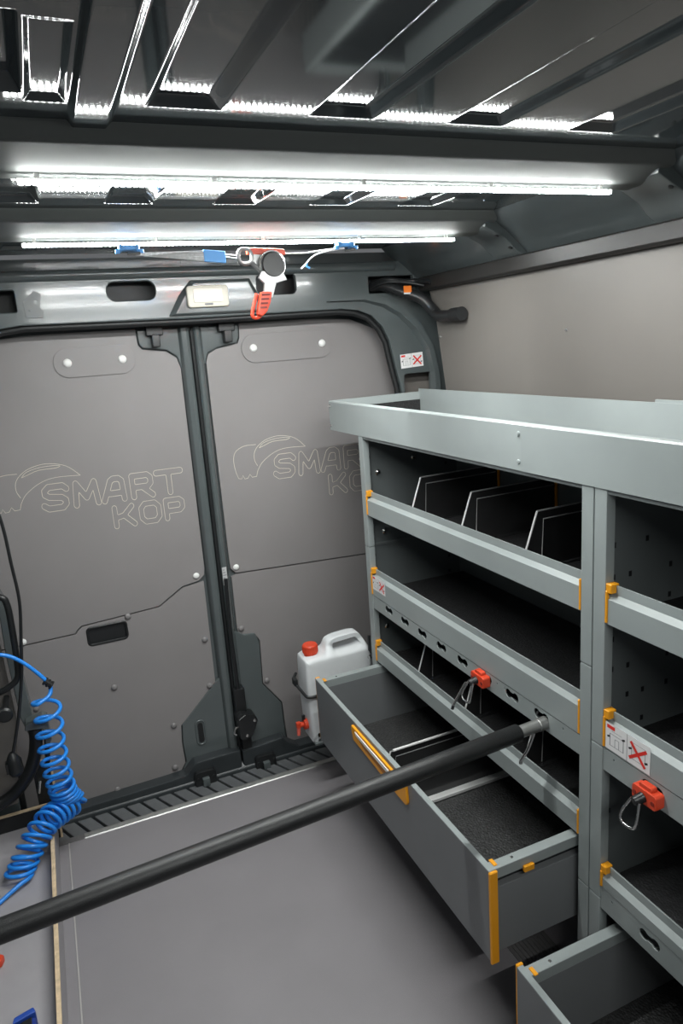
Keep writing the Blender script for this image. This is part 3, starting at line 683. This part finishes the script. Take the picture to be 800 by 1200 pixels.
sticker('white warning sticker with red cross on the dark pillar of the rear door frame', (1.366, 2.5795, 1.583), (0.998, 0, 0.05), (-0.05, 0, 0.998), (0, -1, 0), 0.104, 0.056)

# ================================================================== JERRYCAN
jc = thing('jerrycan', 'white plastic jerrycan with red cap and tap beside the drawer', 'jerrycan', (0.90, 2.385, 0.195))
can_out = smoothpath([(x, z, 0) for x, z in ((0.770,0.215),(0.785,0.200),(0.90,0.199),(1.02,0.200),(1.036,0.215),(1.040,0.35),(1.042,0.49),(1.036,0.530),(1.020,0.565),(1.004,0.592),(0.985,0.600),(0.940,0.598),(0.885,0.594),(0.866,0.580),(0.856,0.555),(0.842,0.545),(0.800,0.545),(0.776,0.538),(0.766,0.52),(0.764,0.40))], 4, closed=True)
can_hole = smoothpath([(x, z, 0) for x, z in ((0.890,0.556),(0.894,0.571),(0.908,0.578),(0.970,0.581),(0.988,0.577),(0.999,0.566),(1.002,0.555),(0.988,0.548),(0.95,0.545),(0.905,0.546))], 3, closed=True)
cbody = plate('body', [(p.x, p.y) for p in can_out], [[(p.x, p.y) for p in can_hole]], 1, 2.325, 2.445, CANP, jc, bevel=0.018, bres=4, smooth=60)
for v in cbody.data.vertices:
    wx, wz = v.co.x + WORLD[cbody.name].x, v.co.z + WORLD[cbody.name].z
    if wx > 0.845 and wz > 0.535: v.co.y *= 1 - 0.55*min(1, (wz-0.535)/0.035)
b = B(); b.lathe((0.806, 2.385, 0.538), (0, 0, 1), [(0.026, 0), (0.026, 0.012), (0.029, 0.0121), (0.029, 0.042), (0.026, 0.046), (0.001, 0.047)], 24)
cp = b.done('cap', RED, jc)
b = B()
for k in range(24):
    a = 2*math.pi*k/24; b.cyl((0.806+0.029*math.cos(a), 2.385+0.029*math.sin(a), 0.553), (0.806+0.029*math.cos(a), 2.385+0.029*math.sin(a), 0.578), 0.0018, n=5)
b.done('cap_ridges', RED, cp)
b = B(); b.cyl((0.768, 2.385, 0.255), (0.752, 2.385, 0.255), 0.022, n=16); b.cyl((0.752, 2.385, 0.255), (0.735, 2.385, 0.257), 0.011, n=12)
tp = b.done('tap', RED, jc, bevel=0.002, seg=1)
B().box(0.722, 0.740, 2.376, 2.394, 0.247, 0.270).done('tap_valve', RED, tp, bevel=0.003)
B().cyl((0.731, 2.385, 0.250), (0.729, 2.385, 0.215), 0.008, 0.007, 12).done('tap_spout', mat('pale_red_plastic', (0.80, 0.14, 0.10), 0.4), tp)
B().box(0.748, 0.760, 2.380, 2.390, 0.27, 0.295).done('tap_lever', BLACK, tp, bevel=0.002)
br = thing('can_bracket', 'grey metal bracket with black strap holding the jerrycan', 'bracket', (0.92, 2.385, 0.185))
B().prism([(0.772, 2.314), (0.772, 2.452), (1.05, 2.452), (1.05, 2.234), (1.00, 2.234), (1.00, 2.314)], 2, 0.190, 0.1992).done('bracket_tray', CABIN, br, bevel=0.002)
B().box(1.00, 1.05, 2.2325, 2.240, 0.20, 0.62).done('bracket_arm', CABIN, br)
b = B(); b.tube(smoothpath([(0.760, 2.450, 0.445), (0.740, 2.42, 0.430), (0.752, 2.36, 0.405), (0.764, 2.325, 0.396), (0.82, 2.3215, 0.395), (1.0, 2.3215, 0.395)], 5), 0.006, 8).done('strap', BLACK, br, smooth=60)
B().box(0.733, 0.748, 2.392, 2.425, 0.418, 0.446).done('strap_buckle', BLACK, br, bevel=0.003)
B().tube([(1.02, 2.300, 0.60), (1.016, 2.29, 0.545), (1.02, 2.28, 0.53)], [0.007, 0.007, 0.004], 8).done('strap_hook', BLACK, br)
B().cyl((1.018, 2.285, 0.520), (1.005, 2.280, 0.520), 0.008, n=10).done('bracket_bolt', STEEL, br)

# ================================================================== HEADER LAMP, HOSE, RATCHET
lp = thing('dome_lamp', 'cream plastic interior lamp on the rear door header', 'lamp', (0.598, 2.55, 1.857))
b = B().prism(rounded(0.524, 0.672, 1.858, 1.932, 0.012), 1, 2.545, 2.563); b.done('lamp_housing', CREAM, lp, bevel=0.006)
B().prism(rounded(0.545, 0.651, 1.874, 1.922, 0.006), 1, 2.5425, 2.548).done('lamp_lens', mat('cream_lens', (0.80, 0.76, 0.66), 0.3), lp, bevel=0.003)
B().prism(rounded(0.583, 0.613, 1.865, 1.872, 0.003), 1, 2.543, 2.547).done('lamp_switch', PGREY, lp, bevel=0.001)

ho = thing('cable_hose', 'black corrugated cable hose with orange label at the right rear pillar', 'hose', (1.38, 2.5, 1.76))
hp = smoothpath([(1.278, 2.63, 1.910), (1.306, 2.565, 1.906), (1.36, 2.50, 1.872), (1.405, 2.455, 1.845), (1.430, 2.42, 1.80), (1.4325, 2.385, 1.778), (1.433, 2.32, 1.772), (1.433, 2.235, 1.774)], 10)
b = B(); b.tube(hp, [0.0205 + 0.0012*(i % 2) for i in range(len(hp))], 16).done('corrugated_tube', BLACK, ho, smooth=50)
e = hp[-1]; b = B(); b.tube([e+Vector((0, 0.05, 0)), e+Vector((0, -0.012, 0))], 0.0245, 18).done('tube_end', SEAL, ho)
b = B(); b.tube(smoothpath([(1.28, 2.63, 1.925), (1.31, 2.55, 1.928), (1.36, 2.525, 1.918), (1.41, 2.50, 1.915), (1.425, 2.42, 1.904)], 6), 0.010, 8); b.tube(smoothpath([(1.265, 2.61, 1.905), (1.30, 2.535, 1.918), (1.37, 2.50, 1.910), (1.424, 2.47, 1.895)], 6), 0.006, 8)
b.done('wires', SEAL, ho, smooth=60)
hl = B().box(1.335, 1.368, 2.468, 2.4705, 1.872, 1.896).done('hose_label', mat('label_orange', (0.85, 0.20, 0.02), 0.5), ho)
B().box(1.335, 1.368, 2.4678, 2.4703, 1.866, 1.8715).done('label_strip', STICK, hl)

ra = thing('ratchet_tie_down', 'ratchet with red handle strung on blue clips below the strip light', 'ratchet', (0.58, 1.95, 1.79))
Y = 1.938
B().prism([(0.572,1.951),(0.680,1.947),(0.680,1.957),(0.674,1.964),(0.580,1.968),(0.572,1.964)], 1, Y-0.012, Y+0.004).done('red_side_plate', RED, ra, bevel=0.002)
b = B(); b.tube([(u, Y-0.014, v) for u, v in rounded(0.545, 0.582, 1.926, 1.964, 0.016)], 0.005, 8, closed=True)
b.tube([(0.578, Y-0.014, 1.93), (0.61, Y-0.016, 1.90)], 0.006, 8)
b.prism([(0.580,1.958),(0.648,1.950),(0.665,1.905),(0.640,1.885),(0.612,1.892),(0.585,1.925)], 1, Y-0.010, Y-0.002).done('steel_frame', DULL, ra, bevel=0.0)
dd = B().lathe((0.636, Y-0.016, 1.921), (0, -1, 0), [(0.034, 0), (0.034, 0.014), (0.030, 0.018), (0.001, 0.018)], 28).done('spool_disc', BLACK, ra)
b = B(); b.tube([(0.636+0.036*math.cos(a), Y-0.020, 1.921+0.036*math.sin(a)) for a in [2*math.pi*k/28 for k in range(28)]], 0.003, 6, closed=True).done('spool_rim', STEEL, dd)
b = B(); b.prism([(0.600,1.905),(0.660,1.905),(0.672,1.880),(0.640,1.872),(0.626,1.835),(0.600,1.835),(0.606,1.872),(0.590,1.888)], 1, Y-0.032, Y-0.020).done('steel_lever', DULL, ra, bevel=0.002)
hd = B().prism([(0.594,1.852),(0.624,1.850),(0.618,1.825),(0.606,1.800),(0.590,1.786),(0.578,1.792),(0.582,1.815)], 1, Y-0.038, Y-0.014).done('grip', RED, ra, bevel=0.004)
b = B()
for k in range(4):
    z = 1.843 - k*0.011; b.box(0.592-0.002*k, 0.616-0.004*k, Y-0.0400, Y-0.0375, z-0.0022, z+0.0022)
b.done('grip_grooves', mat('dark_red_rubber', (0.16, 0.02, 0.015), 0.6), hd)
b = B(); b.tube(smoothpath([(0.584, Y-0.022, 1.848), (0.572, Y-0.022, 1.815), (0.566, Y-0.022, 1.792), (0.575, Y-0.022, 1.784), (0.590, Y-0.022, 1.790)], 5), 0.005, 8).done('grip_loop', RED, ra, smooth=60)
# webbing fan, sleeve and cords
B().hexa([(0.275, Y-0.003, 1.956), (0.275, Y-0.003, 1.961), (0.455, Y-0.001, 1.964), (0.455, Y-0.001, 1.937)], [(0.275, Y+0.001, 1.956), (0.275, Y+0.001, 1.961), (0.455, Y+0.002, 1.964), (0.455, Y+0.002, 1.937)]).done('webbing', WEB, ra, bevel=0.0)
b = B()
for k in range(7):
    z = 1.9385 + k*0.004; b.tube([(0.30 + 0.012*k, Y-0.004, 1.957 + (z-1.957)*0.25), (0.455, Y-0.0025, z)], 0.0009, 5)
b.done('webbing_threads', mat('pale_thread', (0.55, 0.55, 0.55), 0.6), ra)
B().prism([(0.455,1.936),(0.455,1.966),(0.513,1.961),(0.513,1.931)], 1, Y-0.005, Y+0.004).done('blue_sleeve', BLUEP, ra, bevel=0.001, seg=1)
B().tube([(0.513, Y, 1.953), (0.552, Y-0.012, 1.948)], 0.0018, 6).done('cord', WEB, ra)
B().tube([(0.513, Y, 1.947), (0.552, Y-0.012, 1.940)], 0.0015, 6).done('cord', WEB, ra)
b = B(); b.tube(smoothpath([(0.677, Y-0.006, 1.952), (0.74, Y, 1.953), (0.80, Y, 1.960), (0.862, Y, 1.965)], 5), 0.0016, 6).done('cord', WEB, ra)
b = B(); b.tube(smoothpath([(0.862, Y, 1.963), (0.80, Y+0.002, 1.955), (0.765, Y+0.002, 1.943), (0.738, Y+0.002, 1.920), (0.728, Y+0.002, 1.912)], 5), 0.0022, 6)
b.done('cord', WEB, ra)
B().tube([(0.745, Y+0.001, 1.925), (0.742, Y, 1.918), (0.752, Y-0.002, 1.912)], 0.0032, 6).done('cord_end', BLUEP, ra)
for xc in (0.266, 0.868):
    b = B().box(xc-0.020, xc+0.020, Y-0.004, Y+0.022, 1.968, 1.9795)
    for s in (-1, 1):
        b.box(xc+s*0.020-0.005, xc+s*0.020+0.005, Y-0.004, Y+0.022, 1.966, 1.9818)
        b.box(xc+s*0.029-0.006, xc+s*0.029+0.006, Y-0.006, Y+0.006, 1.960, 1.970)
    cl = b.done('blue_clip', BLUEP, ra, bevel=0.0015, seg=1)
    B().tube([(xc-0.006, Y-0.006, 1.957), (xc+0.025, Y-0.006, 1.960)], 0.004, 8).done('clip_hook', STEEL, cl)

# ================================================================== LEFT CORNER
bx = thing('ply_tray', 'low ply-edged grey board tray beside the left wall', 'tray', (-0.30, 2.0, 0.0))
B().box(-0.398, -0.2005, 1.3, 2.543, 0.002, 0.065).done('base_board', mat('grey_ply_pale', (0.33, 0.315, 0.33), 0.45, var=0.04, bump=0.1, bscale=420), bx)
sp = B().box(-0.2005, -0.1885, 1.3, 2.543, -0.0005, 0.125).done('side_panel', MATS['grey_ply_pale'], bx)
B().box(-0.2005, -0.1885, 1.3, 2.555, 0.125, 0.130).done('ply_edge', PLY, sp)
rp = B().box(-0.398, -0.1885, 2.543, 2.555, 0.002, 0.125).done('rear_panel', BLKPLY, bx)
B().box(-0.398, -0.2005, 2.543, 2.555, 0.125, 0.130).done('ply_edge', PLY, rp)
bd = thing('black_board', 'upright black board with pale ply edges behind the blue hose', 'board', (-0.19, 2.57, -0.033))
B().prism([(-0.236,-0.033),(-0.236,0.292),(-0.176,0.286),(-0.184,-0.033)], 1, 2.565, 2.577).done('board', BLKPLY, bd)
b = B().prism([(-0.236,0.292),(-0.236,0.298),(-0.169,0.292),(-0.169,0.285)], 1, 2.563, 2.579); b.prism([(-0.176,0.286),(-0.169,0.288),(-0.177,-0.033),(-0.184,-0.033)], 1, 2.563, 2.579)
b.done('ply_edge', PLY, bd)
B().tube([(-0.218, 2.561, 0.225), (-0.228, 2.560, 0.175)], [0.007, 0.005], 8).done('board_clip', STEEL, bd)

# blue coiled air hose
ah = thing('air_hose', 'bright blue coiled air hose hanging beside the rear door', 'hose', (-0.14, 2.4, 0.03))
CP = [((-0.140,2.40,0.610),(0,0,-1)),((-0.143,2.40,0.525),(0,0,-1)),((-0.148,2.40,0.446),(0,0,-1)),((-0.147,2.40,0.363),(0,0,-1)),((-0.144,2.405,0.295),(0,0,-1)),
      ((-0.138,2.412,0.240),(0,0,-1)),((-0.122,2.425,0.196),(.2,-.3,-.9)),((-0.117,2.43,0.178),(-.2,-.8,-.5)),((-0.134,2.420,0.179),(-.5,-.85,-.1)),((-0.165,2.392,0.183),(-.6,-.8,0)),
      ((-0.200,2.360,0.183),(-.6,-.75,-.2)),((-0.240,2.325,0.158),(-.45,-.55,-.6)),((-0.276,2.295,0.118),(-.3,-.4,-.85)),((-0.300,2.265,0.092),(-.2,-.25,-.95)),((-0.308,2.250,0.085),(-.1,-.15,-1))]
cl = smoothpath([p for p, a in CP], 24); axs = [v.normalized() for v in smoothpath([a for p, a in CP], 24)]
cum = [0.0]
for i in range(1, len(cl)): cum.append(cum[-1] + (cl[i]-cl[i-1]).length)
def pitch_at(s):
    """loose turns above, dense at the bend, loose again on the tray"""
    z_ = s/cum[-1]
    if z_ < 0.47: return 0.066 - 0.028*(z_/0.47)
    if z_ < 0.60: return 0.019
    if z_ < 0.74: return 0.021
    if z_ < 0.93: return 0.030
    return 0.022
pts = []; ph = 2.2; nrm = Vector((1, 0, 0))
for i in range(len(cl)-1):
    seg = cl[i+1]-cl[i]; L = seg.length; t = axs[i]
    nst = max(2, int(L/pitch_at(cum[i])*20))
    for j in range(nst):
        nrm = (nrm - t*nrm.dot(t)).normalized(); bi = t.cross(nrm)
        pts.append(cl[i] + seg*(j/nst) + 0.042*(math.cos(ph)*nrm + math.sin(ph)*bi))
        ph += 2*math.pi*(L/nst)/pitch_at(cum[i])
pts = [p if p.z > 0.072 else Vector((p.x, p.y, 0.072)) for p in pts]
conn = Vector((-0.121, 2.40, 0.660))
lead = smoothpath([conn, (-0.119, 2.398, 0.640), (-0.128, 2.385, 0.622), pts[0], pts[4]], 6)[:-6]
pth = lead + pts + smoothpath([pts[-1], pts[-1]+Vector((-0.03, -0.02, 0.0)), (-0.37, 2.16, 0.072), (-0.385, 2.12, 0.072)], 6)[1:]
B().tube(pth, 0.0068, 8).done('coil', BLUE, ah, smooth=60)
B().tube(smoothpath([conn, (-0.150, 2.40, 0.705), (-0.185, 2.40, 0.750), (-0.225, 2.40, 0.785), (-0.27, 2.40, 0.80), (-0.33, 2.40, 0.795), (-0.403, 2.40, 0.77)], 8), 0.0066, 8).done('supply_tube', BLUE, ah, smooth=60)
b = B(); b.tube([conn+Vector((-0.012, 0, 0.012)), conn+Vector((0.006, 0, -0.008))], 0.011, 10)
for k in range(3):
    q = conn + Vector((-0.012+0.008*k, 0, 0.012-0.009*k)); b.tube([q, q+Vector((0.003, 0, -0.003))], 0.0145, 10)
b.done('connector', BLACK, ah)

gh = thing('grab_handle', 'black tubular grab handle at the left rear corner', 'handle', (-0.26, 2.46, 0.6))
B().tube(smoothpath([(-0.403, 2.50, 0.98), (-0.27, 2.46, 0.985), (-0.218, 2.44, 0.975), (-0.204, 2.44, 0.945), (-0.203, 2.44, 0.86), (-0.207, 2.44, 0.74), (-0.214, 2.44, 0.69), (-0.240, 2.44, 0.665), (-0.29, 2.45, 0.645), (-0.403, 2.50, 0.635)], 8), 0.0105, 12).done('tube', BLACK, gh, smooth=60)
B().lathe((-0.272, 2.43, 0.575), (0, -1, 0), [(0.026, 0), (0.026, 0.012), (0.020, 0.018), (0.001, 0.019)], 18).done('knob', BLACK, gh)
B().cyl((-0.272, 2.428, 0.575), (-0.272, 2.563, 0.575), 0.010, n=12).done('knob_stem', BLACK, gh)
pc = thing('power_cable', 'thin black cable hanging down past the left rear door to a plug', 'cable', (-0.25, 2.42, 0.33))
B().tube(smoothpath([(-0.403, 2.42, 1.64), (-0.30, 2.42, 1.55), (-0.215, 2.42, 1.38), (-0.176, 2.42, 1.245), (-0.168, 2.42, 1.08), (-0.165, 2.42, 0.955), (-0.182, 2.42, 0.82), (-0.200, 2.42, 0.70), (-0.232, 2.42, 0.56), (-0.268, 2.42, 0.44), (-0.275, 2.42, 0.42)], 8), 0.0052, 8).done('cord', BLACK, pc, smooth=60)
b = B(); b.lathe((-0.275, 2.42, 0.435), (0.05, 0, -1), [(0.008, 0), (0.016, 0.012), (0.024, 0.03), (0.026, 0.07), (0.018, 0.085), (0.001, 0.086)], 14); b.box(-0.300, -0.250, 2.405, 2.435, 0.366, 0.402)
b.done('plug', BLACK, pc, bevel=0.0)
ct = thing('curved_duct', 'black curved tube arm below the bracket in the left rear corner', 'tube', (-0.28, 2.47, 0.10))
B().tube(smoothpath([(-0.196, 2.487, 0.470), (-0.200, 2.487, 0.42), (-0.215, 2.487, 0.36), (-0.245, 2.487, 0.30), (-0.29, 2.487, 0.25), (-0.34, 2.487, 0.222), (-0.403, 2.487, 0.205)], 8), [0.022]*49, 14).done('tube', BLACK, ct, smooth=60)
B().prism([(-0.228,0.475),(-0.222,0.498),(-0.165,0.512),(-0.150,0.500),(-0.148,0.420),(-0.160,0.400),(-0.170,0.402),(-0.172,0.468)], 1, 2.468, 2.524).done('bracket', PAINT, ct, bevel=0.004)
B().tube([(-0.165, 2.485, 0.42), (-0.175, 2.485, 0.33)], 0.009, 8).done('stay', BLACK, ct)

# loose items on the ply tray
bi = thing('tool_battery', 'dark blue and black plastic block on the ply-edged tray', 'battery', (-0.285, 1.65, 0.065))
B().prism([(-0.316, 1.565), (-0.314, 1.637), (-0.304, 1.645), (-0.260, 1.657), (-0.250, 1.651), (-0.248, 1.580)], 2, 0.0652, 0.110).done('housing', BLUED, bi, bevel=0.006)
B().prism([(-0.306, 1.648), (-0.302, 1.667), (-0.256, 1.679), (-0.250, 1.661)], 2, 0.0652, 0.117).done('ridge', mat('mid_blue_plastic', (0.02, 0.07, 0.36), 0.4), bi, bevel=0.004)
B().prism([(-0.294, 1.585), (-0.292, 1.645), (-0.260, 1.653), (-0.260, 1.590)], 2, 0.105, 0.114).done('contact_block', BLACK, bi, bevel=0.002)
rd = thing('red_lever', 'small red plastic piece on the ply-edged tray', 'lever', (-0.36, 1.915, 0.065))
B().prism([(-0.385, 1.89), (-0.345, 1.908), (-0.338, 1.928), (-0.35, 1.938), (-0.385, 1.922)], 2, 0.0652, 0.087).done('grip', RED, rd, bevel=0.004)
B().box(-0.397, -0.38, 1.885, 1.92, 0.0652, 0.080).done('stem', BLACK, rd, bevel=0.003)
